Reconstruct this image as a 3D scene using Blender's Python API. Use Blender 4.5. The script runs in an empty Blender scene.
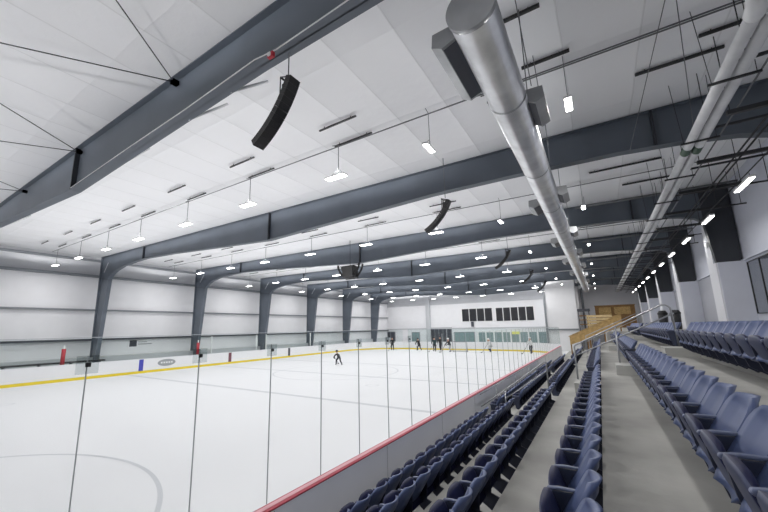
import bpy, bmesh, math, random
from mathutils import Vector, Matrix
random.seed(4)
C = bpy.context.scene.collection
PI = math.pi
ZC = 3.42                      # eye height above the ice; heights written e(z) are measured from the eye
def e(z): return z + ZC

# ------------------------------------------------------------------ materials
def mat(name, col, rough=.5, metal=0, spec=.5, bump=None, vary=None, coat=0):
    m = bpy.data.materials.new(name); m.use_nodes = True
    nt = m.node_tree; b = nt.nodes['Principled BSDF']
    b.inputs['Base Color'].default_value = (*col, 1); b.inputs['Roughness'].default_value = rough
    b.inputs['Metallic'].default_value = metal; b.inputs['Specular IOR Level'].default_value = spec
    if coat: b.inputs['Coat Weight'].default_value = coat
    tc = nt.nodes.new('ShaderNodeTexCoord')
    if vary:                   # (scale, amount)
        n = nt.nodes.new('ShaderNodeTexNoise'); n.inputs['Scale'].default_value = vary[0]; n.inputs['Detail'].default_value = 6
        r = nt.nodes.new('ShaderNodeValToRGB'); a = vary[1]
        r.color_ramp.elements[0].position = .3; r.color_ramp.elements[1].position = .7
        r.color_ramp.elements[0].color = (*[c*(1-a) for c in col], 1)
        r.color_ramp.elements[1].color = (*[min(1, c*(1+a)) for c in col], 1)
        nt.links.new(tc.outputs['Object'], n.inputs['Vector']); nt.links.new(n.outputs['Fac'], r.inputs['Fac'])
        nt.links.new(r.outputs['Color'], b.inputs['Base Color'])
    if bump:                   # (scale, strength)
        n = nt.nodes.new('ShaderNodeTexNoise'); n.inputs['Scale'].default_value = bump[0]; n.inputs['Detail'].default_value = 4
        bp = nt.nodes.new('ShaderNodeBump'); bp.inputs['Strength'].default_value = bump[1]; bp.inputs['Distance'].default_value = .02
        nt.links.new(tc.outputs['Object'], n.inputs['Vector']); nt.links.new(n.outputs['Fac'], bp.inputs['Height'])
        nt.links.new(bp.outputs['Normal'], b.inputs['Normal'])
    return m
def emit(name, col, s):
    m = bpy.data.materials.new(name); m.use_nodes = True
    b = m.node_tree.nodes['Principled BSDF']; b.inputs['Base Color'].default_value = (.9, .9, .9, 1)
    b.inputs['Emission Color'].default_value = (*col, 1); b.inputs['Emission Strength'].default_value = s
    return m
def glass_mat(name, tint, gloss):
    m = bpy.data.materials.new(name); m.use_nodes = True; nt = m.node_tree; nt.nodes.clear()
    o = nt.nodes.new('ShaderNodeOutputMaterial'); t = nt.nodes.new('ShaderNodeBsdfTransparent')
    g = nt.nodes.new('ShaderNodeBsdfGlossy'); x = nt.nodes.new('ShaderNodeMixShader'); f = nt.nodes.new('ShaderNodeFresnel')
    mm = nt.nodes.new('ShaderNodeMath'); mm.operation = 'MULTIPLY'; mm.inputs[1].default_value = gloss
    t.inputs[0].default_value = (*tint, 1); g.inputs['Roughness'].default_value = .06; f.inputs['IOR'].default_value = 1.45
    ge = nt.nodes.new('ShaderNodeNewGeometry'); fr = nt.nodes.new('ShaderNodeMath'); fr.operation = 'SUBTRACT'; fr.inputs[0].default_value = 1
    nt.links.new(ge.outputs['Backfacing'], fr.inputs[1]); m3 = nt.nodes.new('ShaderNodeMath'); m3.operation = 'MULTIPLY'
    nt.links.new(f.outputs[0], mm.inputs[0]); nt.links.new(mm.outputs[0], m3.inputs[0]); nt.links.new(fr.outputs[0], m3.inputs[1]); nt.links.new(m3.outputs[0], x.inputs[0])
    nt.links.new(t.outputs[0], x.inputs[1]); nt.links.new(g.outputs[0], x.inputs[2]); nt.links.new(x.outputs[0], o.inputs[0])
    return m

def ceiling_mat():
    """white faced insulation sagging between purlins that run the length of the hall"""
    m = mat('insulation', (.90, .905, .92), .85, spec=.08)
    nt = m.node_tree; b = nt.nodes['Principled BSDF']
    tc = nt.nodes.new('ShaderNodeTexCoord'); sx = nt.nodes.new('ShaderNodeSeparateXYZ')
    nt.links.new(tc.outputs['Object'], sx.inputs[0])
    def M(op, a, b_=None, c=None):
        n = nt.nodes.new('ShaderNodeMath'); n.operation = op
        for i, v in enumerate((a, b_, c)):
            if v is None: continue
            if isinstance(v, (int, float)): n.inputs[i].default_value = v
            else: nt.links.new(v, n.inputs[i])
        return n.outputs[0]
    nz = nt.nodes.new('ShaderNodeTexNoise'); nz.inputs['Scale'].default_value = .7; nz.inputs['Detail'].default_value = 3
    nt.links.new(tc.outputs['Object'], nz.inputs['Vector'])
    xs = M('ADD', M('DIVIDE', sx.outputs['X'], 1.45), M('MULTIPLY', nz.outputs['Fac'], .05))
    ax = M('ABSOLUTE', M('SUBTRACT', M('FRACT', xs), .5))           # .5 at a seam, 0 between seams
    ys = M('ADD', M('DIVIDE', sx.outputs['Y'], 2.83), M('MULTIPLY', nz.outputs['Fac'], .05))
    ay = M('ABSOLUTE', M('SUBTRACT', M('FRACT', ys), .5))
    pill = M('ADD', M('POWER', M('MULTIPLY', ax, 2), 3.0), M('MULTIPLY', M('POWER', M('MULTIPLY', ay, 2), 14), .35))
    n2 = nt.nodes.new('ShaderNodeTexNoise'); n2.inputs['Scale'].default_value = 3.2; n2.inputs['Detail'].default_value = 5
    nt.links.new(tc.outputs['Object'], n2.inputs['Vector'])
    h = M('ADD', pill, M('MULTIPLY', n2.outputs['Fac'], .45))
    bp = nt.nodes.new('ShaderNodeBump'); bp.inputs['Strength'].default_value = .45; bp.inputs['Distance'].default_value = .055
    nt.links.new(h, bp.inputs['Height']); nt.links.new(bp.outputs['Normal'], b.inputs['Normal'])
    seam = M('GREATER_THAN', ax, .488)
    mx = nt.nodes.new('ShaderNodeMix'); mx.data_type = 'RGBA'
    mx.inputs[6].default_value = (.90, .905, .92, 1); mx.inputs[7].default_value = (.80, .805, .815, 1)
    nt.links.new(seam, mx.inputs[0]); nt.links.new(mx.outputs[2], b.inputs['Base Color'])
    return m

ICE = mat('ice', (.735, .745, .765), .55, spec=.15, vary=(.35, .015))
ICELINE = mat('painted_line_under_ice', (.55, .57, .60), .5, spec=.2)
CEIL = ceiling_mat()
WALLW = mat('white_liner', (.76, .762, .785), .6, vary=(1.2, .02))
WALLB = mat('upper_wall_shade', (.50, .51, .535), .6, vary=(1.2, .03))  # shade under the ceiling put into a greyer wall colour
WALLG = mat('grey_drywall', (.60, .62, .70), .7, vary=(2, .02))
WALLD = mat('recess_shade_grey', (.40, .41, .46), .7)  # darker grey holding the shade of the wall recesses
WALLC = mat('cool_white_wall', (.84, .85, .89), .6)
PILW = mat('pilaster_lit_face', (.70, .71, .75), .6)
STEEL = mat('grey_frame_paint', (.115, .135, .165), .42, vary=(.8, .10))
STEELD = mat('dark_frame_paint', (.030, .034, .042), .5)
GIRT = mat('girt_grey', (.20, .215, .235), .5)
GIRTD = mat('dark_girt', (.06, .065, .08), .5)
PALE = mat('pale_grey_paint', (.50, .515, .54), .5)
DARK = mat('black_metal', (.018, .019, .022), .5)
SPK = mat('speaker_black', (.012, .012, .014), .55, bump=(60, .3))
RODM = mat('hanger_rod', (.16, .165, .175), .45, .3)
GALV = mat('galvanized', (.80, .81, .82), .30, .95, vary=(2.2, .14))
GALVD = mat('galvanized_dull_plate', (.40, .41, .42), .4, .7, vary=(3, .1))  # darker, rougher galvanized for cap, bands and outlet boxes
PIPE = mat('white_pipe', (.72, .73, .75), .4, vary=(3, .08))
LABEL = mat('green_label', (.04, .09, .06), .5)
CONC = mat('concrete', (.35, .346, .328), .75, vary=(1.1, .20), bump=(22, .15))
CONCL = mat('step_concrete', (.40, .40, .385), .75, vary=(2, .12))
SHELL = mat('navy_shell_plastic', (.068, .096, .210), .42, spec=.5)
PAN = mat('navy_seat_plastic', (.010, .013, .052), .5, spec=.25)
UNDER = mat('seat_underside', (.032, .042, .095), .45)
ARM = mat('armrest_plastic', (.10, .12, .20), .42)
PLATE = mat('seat_support_steel', (.022, .028, .055), .45)
BWHITE = mat('board_white', (.82, .83, .85), .3)
BGREY = mat('board_back_grey', (.84, .855, .90), .5, vary=(1, .03))
YEL = mat('kick_yellow', (.80, .63, .03), .4)
RED = mat('red_cap', (.42, .07, .095), .55, spec=.2)
PINK = mat('pink_cap_edge', (.70, .38, .42), .5, spec=.2)
BLUE = mat('blue_mark', (.06, .07, .45), .4)
MAROON = mat('maroon_mark', (.16, .05, .07), .4)
CHAR = mat('charcoal_mark', (.05, .053, .068), .4)
LOGO = mat('grey_print', (.33, .35, .36), .5)
GLS = glass_mat('rink_glass_clear', (.992, .995, .994), .3)
GLE = glass_mat('rink_glass_end', (.955, .978, .972), .5)
GLW = glass_mat('window_glass', (.70, .72, .74), 2.0)
JOINT = mat('glass_joint', (.33, .36, .37), .4)
CLIP = glass_mat('clip_plate', (.86, .88, .88), .6)
WFR = mat('window_frame_black', (.02, .022, .025), .4)
WDARK = mat('dark_pane', (.018, .019, .024), .25)
TEAL = mat('teal_glass', (.22, .30, .31), .25)
WOOD = mat('osb_wood', (.50, .33, .13), .7, vary=(5, .25))
WOODL = mat('pale_plywood', (.56, .42, .22), .7, vary=(4, .15))
WOODD = mat('osb_dark', (.27, .15, .055), .7, vary=(4, .25))
RAIL = mat('brushed_rail', (.42, .43, .455), .32, .85)
REDP = mat('red_pad', (.50, .02, .04), .5)
WHT = mat('white_plastic', (.8, .8, .8), .4)
DIFF = emit('led_diffuser', (1, .99, .97), 22)
DIFF2 = emit('strip_diffuser', (1, .985, .95), 12)
SKIN = mat('skin', (.5, .3, .22), .6)
JER_D = mat('black_jersey', (.015, .017, .02), .7); JER_W = mat('white_jersey', (.65, .66, .66), .7)
PNT_D = mat('black_pants', (.02, .022, .028), .7); PNT_W = mat('grey_socks', (.42, .43, .42), .7)
TEAL_J = mat('dark_teal_jersey', (.02, .05, .055), .7)

# ------------------------------------------------------------------ mesh helpers
def box(bm, x0, x1, y0, y1, z0, z1, mi=0, M=None):
    vs = [Vector((x, y, z)) for z in (z0, z1) for y in (y0, y1) for x in (x0, x1)]
    if M is not None: vs = [M @ v for v in vs]
    v = [bm.verts.new(p) for p in vs]
    for q in ((0, 2, 3, 1), (4, 5, 7, 6), (0, 1, 5, 4), (2, 6, 7, 3), (0, 4, 6, 2), (1, 3, 7, 5)):
        f = bm.faces.new([v[i] for i in q]); f.material_index = mi
def tube(bm, pts, r, n=8, mi=0, cap=True):
    pts = [Vector(p) for p in pts]; rings = []
    rr = r if isinstance(r, (list, tuple)) else [r]*len(pts)
    up = None
    for i, p in enumerate(pts):
        d = (pts[min(i+1, len(pts)-1)] - pts[max(i-1, 0)]).normalized()
        if up is None: up = Vector((0, 0, 1)) if abs(d.z) < .9 else Vector((1, 0, 0))
        a = d.cross(up).normalized(); b = a.cross(d).normalized(); up = b
        rings.append([bm.verts.new(p + (a*math.cos(2*PI*k/n) + b*math.sin(2*PI*k/n))*rr[i]) for k in range(n)])
    for A, B in zip(rings, rings[1:]):
        for k in range(n):
            f = bm.faces.new((A[k], A[(k+1) % n], B[(k+1) % n], B[k])); f.smooth = True; f.material_index = mi
    if cap:
        for R_ in (rings[0], rings[-1]):
            f = bm.faces.new(R_); f.material_index = mi
def prism(bm, poly, axis, a, b, mi=0):
    """poly in the other two axes, extruded along axis from a to b"""
    def P(u, v, w): return {'X': (w, u, v), 'Y': (u, w, v), 'Z': (u, v, w)}[axis]
    A = [bm.verts.new(P(u, v, a)) for u, v in poly]; B = [bm.verts.new(P(u, v, b)) for u, v in poly]
    n = len(poly)
    for k in range(n):
        f = bm.faces.new((A[k], A[(k+1) % n], B[(k+1) % n], B[k])); f.material_index = mi
    for R_ in (A, B): f = bm.faces.new(R_); f.material_index = mi
def strip(bm, path, t, mi=0, y0=0, y1=0):
    """ribbon of thickness t following path (x,z), spanning y0..y1"""
    pts = [Vector(p) for p in path]; off = []
    for i, p in enumerate(pts):
        d = (pts[min(i+1, len(pts)-1)] - pts[max(i-1, 0)]).normalized()
        off.append(p + Vector((-d.y, d.x))*t)
    for i in range(len(pts)-1):
        prism(bm, [pts[i], pts[i+1], off[i+1], off[i]], 'Y', y0, y1, mi)
def obj(name, bm, mats, parent=None, bevel=0, loc=None):
    bmesh.ops.recalc_face_normals(bm, faces=bm.faces[:])
    me = bpy.data.meshes.new(name); bm.to_mesh(me); bm.free()
    for m in (mats if isinstance(mats, (list, tuple)) else [mats]): me.materials.append(m)
    o = bpy.data.objects.new(name, me); C.objects.link(o)
    if parent is not None: o.parent = parent
    if loc: o.location = loc
    if bevel:
        b = o.modifiers.new('b', 'BEVEL'); b.width = bevel; b.segments = 2; b.limit_method = 'ANGLE'
    return o
def NB(): return bmesh.new()
def bx(name, x0, x1, y0, y1, z0, z1, m, parent=None, bevel=0):
    b = NB(); box(b, x0, x1, y0, y1, z0, z1); return obj(name, b, m, parent, bevel)
def thing(name, label, cat, loc=(0, 0, 0), rz=0, group=None):
    o = bpy.data.objects.new(name, None); C.objects.link(o); o.location = loc; o.rotation_euler = (0, 0, rz)
    o.empty_display_size = .1
    tag(o, label, cat, group); return o
def tag(o, label, cat, group=None):
    o['label'] = label; o['category'] = cat
    if group: o['group'] = group
    return o
def struct(name, bm, m, parent=None):
    o = obj(name, bm, m, parent)
    if parent is None: o['kind'] = 'structure'
    return o
def sbx(name, x0, x1, y0, y1, z0, z1, m):
    b = NB(); box(b, x0, x1, y0, y1, z0, z1); return struct(name, b, m)
def tree_of(r):
    return [(c, list(c.children)) for c in r.children]
def dup(r, tree, loc, rz=0, label=None, group=None, skip=()):
    n = r.copy(); C.objects.link(n); n.location = loc; n.rotation_euler = (0, 0, rz)
    if label: n['label'] = label
    if group: n['group'] = group
    for c, sub in tree:
        if c.name.split('.')[0] in skip: continue
        k = c.copy(); C.objects.link(k); k.parent = n
        for g in sub:
            q = g.copy(); C.objects.link(q); q.parent = k
    return n
ORD = ['', 'first', 'second', 'third', 'fourth', 'fifth', 'sixth', 'seventh', 'eighth', 'ninth', 'tenth', 'eleventh', 'twelfth',
       'thirteenth', 'fourteenth', 'fifteenth', 'sixteenth', 'seventeenth', 'eighteenth', 'nineteenth', 'twentieth', 'twenty-first', 'twenty-second']

# ------------------------------------------------------------------ dimensions
XL, XN = -33.0, -3.95           # far and near boards
YE, YS, RC = 50.8, -4.0, 7.0    # end boards, start boards, corner radius
FR = [3.75 + 8.5*k for k in range(7)]; FR[0] = 3.92
YW = 61.5                       # end wall
def roof(x): return e(6.44 - (x+34)*.0095)

# ------------------------------------------------------------------ shell
fl = sbx('floor', -36.6, -3.75, -12, 62, -.3, 0, ICE)
b = NB(); prism(b, [(-36.6, roof(-36.6)), (6.2, roof(6.2)), (6.2, roof(6.2)+.3), (-36.6, roof(-36.6)+.3)], 'Y', -12.2, 66)
struct('ceiling', b, CEIL)
# left wall: liner bays, with shade coloured in as a greyer band above the top girt
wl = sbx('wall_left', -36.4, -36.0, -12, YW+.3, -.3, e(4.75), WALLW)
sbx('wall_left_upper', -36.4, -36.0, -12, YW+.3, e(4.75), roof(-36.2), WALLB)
sbx('wall_near', -36.4, 6.2, -12.3, -12, -.3, roof(6), WALLW)
sbx('wall_end', -36.4, -5.6, YW, YW+.3, -.3, e(4.0), WALLW)
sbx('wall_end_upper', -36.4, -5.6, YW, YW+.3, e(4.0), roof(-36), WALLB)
sbx('wall_end_projecting', -5.9, -2.35, 52.6, YW+.3, -.3, roof(-2.4), WALLW)
sbx('wall_back', -2.4, 6.2, 64.6, 65, -.3, roof(-3), WALLC)
sbx('wall_back_side', -2.55, -2.35, YW+.3, 64.8, -.3, roof(-2.4), WALLW)
sbx('wall_right', 5.4, 5.8, -12, 65, -.3, roof(5.4), WALLG)
# end wall grey column and the corner trims
sbx('trim_1', -27.4, -26.6, YW-.35, YW-.01, 0, roof(-25), PALE)
sbx('trim_2', -6.15, -5.92, 52.4, 52.6, 0, roof(-6), GIRT)
sbx('trim_3', -5.9, -2.35, 52.45, 52.6, e(-.75), e(-.55), GIRT)
sbx('trim_4', -36, -6.2, YW-.12, YW-.01, e(-.38), e(-.25), PALE)
# girts on the left wall
for k, (z, h, m) in enumerate([(4.78, .20, GIRT), (1.92, .12, GIRT), (-.55, .16, GIRTD)]):
    sbx('trim_%d' % (5+k), -36.0, -35.72, -12, YW, e(z)-h/2, e(z)+h/2, m)
sbx('baseboard_left', -36.0, -35.2, -12, YW, 0, e(-1.95), PALE)
# eave trim
sbx('trim_8', -36.0, -35.8, -12, YW, roof(-36)-.42, roof(-36)-.25, GIRT)

# ------------------------------------------------------------------ ice markings (children of the ice)
def flatring(name, cx, cy, r, w, m=ICELINE, n=96):
    b = NB(); A = []
    for k in range(n):
        a = 2*PI*k/n; A.append((b.verts.new((cx+(r-w/2)*math.cos(a), cy+(r-w/2)*math.sin(a), .004)), b.verts.new((cx+(r+w/2)*math.cos(a), cy+(r+w/2)*math.sin(a), .004))))
    for k in range(n):
        p, q = A[k], A[(k+1) % n]; b.faces.new((p[0], p[1], q[1], q[0]))
    return obj(name, b, m, fl)
flatring('faceoff_circle', -10.67, -.58, 5.5, .10)
flatring('faceoff_circle', -25.9, -.58, 5.5, .10)
flatring('centre_circle', -18.5, 23.2, 5.0, .10)
flatring('faceoff_circle', -10.67, 44.0, 5.0, .10)
flatring('faceoff_circle', -26.3, 44.0, 5.0, .10)
for cx, cy in ((-25.2, 5.3), (-10.7, -.58), (-12, 18.5), (-25, 18.5)):
    flatring('faceoff_spot', cx, cy, .38, .07)
def icebar(name, y, w): bx(name, XL+.1, XN-.1, y-w/2, y+w/2, .0005, .005, ICELINE, fl)
icebar('blue_line', 13.9, .26); icebar('centre_line', 21.6, .22); icebar('blue_line', 29.2, .24); icebar('goal_line', 46.8, .10)

# ------------------------------------------------------------------ rink boards and glass
def rink_path():
    P = [(XN, YS), (XN, YE-RC)]
    for k in range(1, 13): a = k*PI/24; P.append((XN-RC+RC*math.cos(a), YE-RC+RC*math.sin(a)))
    P.append((XL+RC, YE))
    for k in range(1, 13): a = PI/2+k*PI/24; P.append((XL+RC+RC*math.cos(a), YE-RC+RC*math.sin(a)))
    P.append((XL, YS)); return P
def offs(P, d):
    out = []
    for i, p in enumerate(P):
        a = Vector(P[max(i-1, 0)]); c = Vector(P[min(i+1, len(P)-1)]); t = (c-a).normalized()
        out.append((p[0]+t.y*d, p[1]-t.x*d))
    return out
def sweep(bm, P, d0, d1, z0, z1, mi=0):
    A, B = offs(P, d0), offs(P, d1)
    for i in range(len(P)-1):
        prism(bm, [A[i], A[i+1], B[i+1], B[i]], 'Z', z0, z1, mi)
P = rink_path(); near, far = P[:2], P[1:]
rb = thing('rink_boards', 'white dasher boards with yellow kick strip and red near cap around the ice', 'rink boards', (XN, YS, 0))
rb.location = (0, 0, 0)
b = NB(); sweep(b, far, 0, .12, .20, 1.14); obj('board_panel', b, BWHITE, rb)
b = NB(); sweep(b, far, -.02, .12, .0, .20); obj('kick_strip', b, YEL, rb)
b = NB(); sweep(b, far, -.02, .16, 1.14, 1.18); obj('cap_rail', b, BWHITE, rb)
b = NB(); sweep(b, near, 0, .08, .20, 1.12); obj('board_panel', b, BWHITE, rb)
b = NB(); sweep(b, near, -.02, .08, .0, .20); obj('kick_strip', b, YEL, rb)
b = NB(); sweep(b, near, .08, .12, -.0, 1.12)
o = obj('back_panel', b, BGREY, rb); o['label'] = 'grey outer face'
b = NB(); sweep(b, near, -.01, .065, 1.12, 1.14, 0); sweep(b, near, .065, .125, 1.115, 1.135, 1); sweep(b, near, -.03, -.01, 1.11, 1.14, 1)
o = obj('cap_rail', b, [PINK, RED], rb); o['label'] = 'red and pink cap rail'
for k in range(16):
    y = .6+k*2.9
    bx('panel_seam', XN+.118, XN+.124, y, y+.012, .05, 1.1, PALE, rb)
for y, m in ((14.95, BLUE), (23.5, MAROON), (31.9, CHAR)):
    o = bx('line_mark', XL-.004, XL+.012, y-.17, y+.17, .20, 1.14, m, rb)
o = NB(); n = 28
vs = [o.verts.new((XL+.012, 17.05+.78*math.cos(2*PI*k/n), .72+.30*math.sin(2*PI*k/n))) for k in range(n)]; o.faces.new(vs)
oo = obj('printed_logo', o, LOGO, rb); oo['label'] = 'grey oval printed logo'
# lettering-like rings inside the oval
o = NB()
for k in range(5): box(o, XL+.012, XL+.016, 16.55+k*.22, 16.68+k*.22, .66, .80)
obj('logo_lettering', o, BWHITE, oo)
# glass: near side panes with dark butt joints and square clip plates
J0, JP = 1.33, 1.067
GT = e(-.20)
js = [J0+JP*k for k in range(-2, 40)]
for a, c in zip(js, js[1:]):
    if a > YE-RC: break
    bx('glass_pane', XN+.01, XN+.024, a+.006, c-.006, 1.17, GT, GLS, rb)
for k, y in enumerate(js):
    if y > YE-RC: break
    bx('glass_joint', XN+.008, XN+.026, y-.0027, y+.0027, 1.17, GT, JOINT, rb)
    if 1 <= k < 9:
        c = bx('glass_clip', XN+.026, XN+.034, y-.085, y+.085, GT-.16, GT+.0, CLIP, rb)
        bx('clip_bolt', XN+.034, XN+.05, y-.02, y+.02, GT-.10, GT-.06, DARK, c)
# far side panes
ys = [YS + 2.4*k for k in range(21)]
for a, c in zip(ys, ys[1:]):
    if c > YE-RC: break
    bx('glass_pane', XL-.07, XL-.055, a+.01, c-.01, 1.18, 2.75, GLS, rb)
Q = offs(far[:15], .05); Q2 = offs(far[14:], .05)
b = NB(); sweep(b, far[:14], .05, .065, 1.18, e(-.35)); obj('glass_pane', b, GLE, rb)
b = NB(); sweep(b, far[14:27], .05, .065, 1.18, e(-.35)); obj('glass_pane', b, GLE, rb)
xs = [XN-RC-2.15*k for k in range(8)]
for a, c in zip(xs, xs[1:]):
    bx('glass_pane', c+.01, a-.01, YE+.05, YE+.065, 1.18, e(-.35), GLE, rb)
b = NB()
for x in xs[::2]: box(b, x-.02, x+.02, YE+.04, YE+.09, 1.18, e(-.35))
obj('glass_post', b, PALE, rb)
b = NB(); sweep(b, far[:27], .045, .07, e(-.35), e(-.31)); obj('glass_top_rail', b, PALE, rb)

# white netting posts and red padded posts along the far boards
def post(y, h, m, lab, r=.06, x=XL-.45):
    b = NB(); tube(b, [(0, 0, 0), (0, 0, h)], r, 10); o = obj('net_post', b, m, None, loc=(x, y, 0)); tag(o, lab, 'post'); return o
for y, lab in ((21.6, 'white post behind the far boards beside the second red padded pole'), (27.2, 'white post behind the far boards left of the third column'),
               (28.6, 'shorter white post tight against the third column'), (36.2, 'white post behind the far boards near the fourth column')):
    post(y, 2.9, WHT, lab)
for y, lab in ((9.8, 'red padded pole behind the far boards, left of the nearest column'), (20.2, 'red padded pole behind the far boards at the second column')):
    t = thing('padded_pole', lab, 'pole', (XL-.5, y, 0), 0, 'red padded poles behind the far boards')
    b = NB(); tube(b, [(0, 0, 0), (0, 0, 2.55)], .05, 10); obj('pole', b, WHT, t)
    b = NB(); tube(b, [(0, 0, 1.12), (0, 0, 2.3)], .13, 12); obj('pad', b, REDP, t)
t = thing('bench_ledge', 'long dark ledge behind the far boards left of the nearest column', 'bench', (XL-.8, 9.5, 0))
bx('seat', -.3, .3, -3.0, 3.0, 1.24, 1.34, DARK, t)
for yy in (-2.7, -.9, .9, 2.7): bx('leg', -.2, .2, yy-.04, yy+.04, 0, 1.24, GIRTD, t)
# small sign on the left wall
t = thing('wall_sign', 'small wall sign with dark square and grey lettering on far wall', 'sign', (-36.0, 15.6, e(-1.0)))
bx('sign_board', 0, .03, -.6, 1.6, -.35, .35, WALLW, t); bx('dark_square', .03, .04, -.45, .15, -.28, .28, CHAR, t)
b = NB(); box(b, .03, .04, .25, 1.0, .08, .16); box(b, .03, .04, .25, 1.45, -.12, -.03); obj('lettering', b, LOGO, t)

# ------------------------------------------------------------------ steel frames
BOT = [(-33.65, 4.35), (-33.2, 4.72), (-32.5, 4.98), (-31.3, 5.2), (-29.5, 5.33), (-27.6, 5.38), (-24, 5.25), (-20, 5.02), (-14.3, 4.70), (-10, 4.88),
       (-5, 5.08), (-2, 5.08), (1, 5.02), (2.6, 4.9), (3.6, 4.75), (4.1, 4.6), (4.38, 4.35)]
def make_frame(lab):
    t = thing('steel_portal', lab, 'steel frame', (0, 0, 0), 0, 'steel roof frames spanning the rink')
    TW, FW = .012, .15
    # rafter web + flanges
    top = [(x, 6.44-(x+34)*.0095-.03) for x in (4.40, -35.5)]
    b = NB()
    for (x0, z0), (x1, z1) in zip(BOT, BOT[1:]):
        t0, t1 = roof(x0)-.03, roof(x1)-.03
        prism(b, [(x0, e(z0)), (x1, e(z1)), (x1, t1), (x0, t0)], 'Y', -TW, TW)
    strip(b, [(x, e(z)) for x, z in BOT], .025, 0, -FW, FW)
    strip(b, [(5.35, roof(5.35)-.03), (-35.5, roof(-35.5)-.03)], .02, 0, -FW, FW)
    obj('rafter', b, STEEL, t)
    # left column
    CI = [(-34.62, -3.42), (-34.05, 1.0), (-33.65, 4.35)]
    b = NB()
    prism(b, [(-35.5, 0)] + [(x, e(z)) for x, z in CI] + [(-33.65, roof(-33.65)-.03), (-35.5, roof(-35.5)-.03)], 'Y', -TW, TW)
    strip(b, [(x, e(z)) for x, z in CI], .025, 0, -FW, FW)
    strip(b, [(-35.5, 0), (-35.5, roof(-35.5)-.03)], -.025, 0, -FW, FW)
    box(b, -35.6, -34.5, -.2, .2, 0, .03)
    obj('column', b, STEEL, t)
    # right column (dark, tapered)
    CR = [(4.38, 4.35), (4.55, 2.52)]
    b = NB()
    prism(b, [(x, e(z)) for x, z in CR] + [(5.36, e(2.52)), (5.36, roof(5.36)-.05), (4.38, roof(4.38)-.03)], 'Y', -.03, .03)
    strip(b, [(x, e(z)) for x, z in CR], -.025, 0, -FW, FW)
    o = obj('column', b, STEELD, t); o['label'] = 'dark right-hand column'
    # splice stiffeners, and the diagonal knee braces
    for x in (-28.1, -14.3, 1.9):
        zb = None
        for (x0, z0), (x1, z1) in zip(BOT, BOT[1:]):
            if x0 <= x <= x1: zb = z0+(z1-z0)*(x-x0)/(x1-x0)
        bx('splice_plate', x-.03, x+.03, -FW, FW, e(zb)+.01, roof(x)-.04, STEELD, t)
    b = NB(); strip(b, [(-33.65, e(4.35)), (-35.5, e(4.6))], .02, 0, -FW+.01, FW-.01); obj('knee_plate', b, STEELD, t)
    for x, z in ((-24.5, 5.25), (-11.95, 4.83), (-7.7, 4.98), (-6.1, 5.05), (1.45, 5.05)):
        b = NB(); tube(b, [(x, .10, e(z)-.0), (x-.1, 1.15, roof(x)-.16)], .035, 6); obj('flange_brace', b, PALE, t)
    b = NB(); box(b, -34.35, -34.27, -.17, -.155, e(4.9), e(5.9), 0, Matrix.Translation((-34.3, 0, e(5.3))) @ Matrix.Rotation(math.radians(38), 4, 'Y') @ Matrix.Translation((34.3, 0, -e(5.3))))
    obj('knee_strap', b, PALE, t)
    return t
f0 = make_frame('nearest grey steel frame, crossing the top left corner above the rink')
f0.location = (0, FR[0], 0); ft = tree_of(f0)
FL = ['', 'second grey steel frame from the camera, with the nearest visible far column', 'third grey steel frame from the camera, crossing behind the second speaker',
      'fourth grey steel frame from the camera', 'fifth grey steel frame from the camera', 'sixth grey steel frame from the camera',
      'farthest grey steel frame, closest to the end wall']
for k in range(1, 7): dup(f0, ft, (0, FR[k], 0), 0, FL[k])
# little red strobe on the nearest frame
t = thing('strobe_light', 'small red fire strobe on the underside of the nearest frame', 'strobe', (-4.5, FR[0]-.10, e(4.93)))
bx('strobe_body', -.07, .07, -.12, -.05, -.04, .06, REDP, t, .01); bx('strobe_lens', -.03, .03, -.15, -.12, -.03, .03, WHT, t)
b = NB(); tube(b, [(-14.2, FR[0]-.165, e(4.74)), (-10, FR[0]-.165, e(4.90)), (-7.5, FR[0]-.165, e(4.97)), (-5, FR[0]-.165, e(5.10)), (-4.4, FR[0]-.165, e(5.02)), (-2, FR[0]-.165, e(5.12)), (1, FR[0]-.165, e(5.06))], .012, 6)
tag(obj('alarm_cable', b, WHT), 'thin white cable along the lower edge of the nearest frame', 'cable')
# tension rods under the roof, left
zz = e(5.98)
RODS = [((-8.05, 3.77, zz), (-13.9, -4.9, zz)), ((-8.05, 3.77, zz), (-2.6, -3.5, zz)), ((-14.0, 3.77, zz), (-8.4, -4.5, zz)), ((-14.0, 3.77, zz), (-20.0, -4.7, zz)),
        ((-19.9, 3.77, zz), (-14.0, -4.6, zz)), ((-19.9, 3.77, zz), (-25.9, -4.6, zz))]
RL = ['roof tie rod running left from the bracket nearest the camera', 'roof tie rod rising from the nearest bracket to the top edge', 'roof tie rod from the middle bracket rising to the left edge',
      'roof tie rod from the middle bracket running flat to the left edge', 'roof tie rod at far left rising from the lowest bracket', 'roof tie rod at far left, lowest of the rods']
for (p, q), l in zip(RODS, RL):
    b = NB(); tube(b, [Vector(p), Vector(q)], .013, 6); o = obj('tie_rod', b, DARK); tag(o, l, 'rod')
    b2 = NB(); box(b2, p[0]-.07, p[0]+.07, p[1]-.05, p[1]+.10, zz-.05, zz+.05); obj('rod_bracket', b2, DARK, o)

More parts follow.
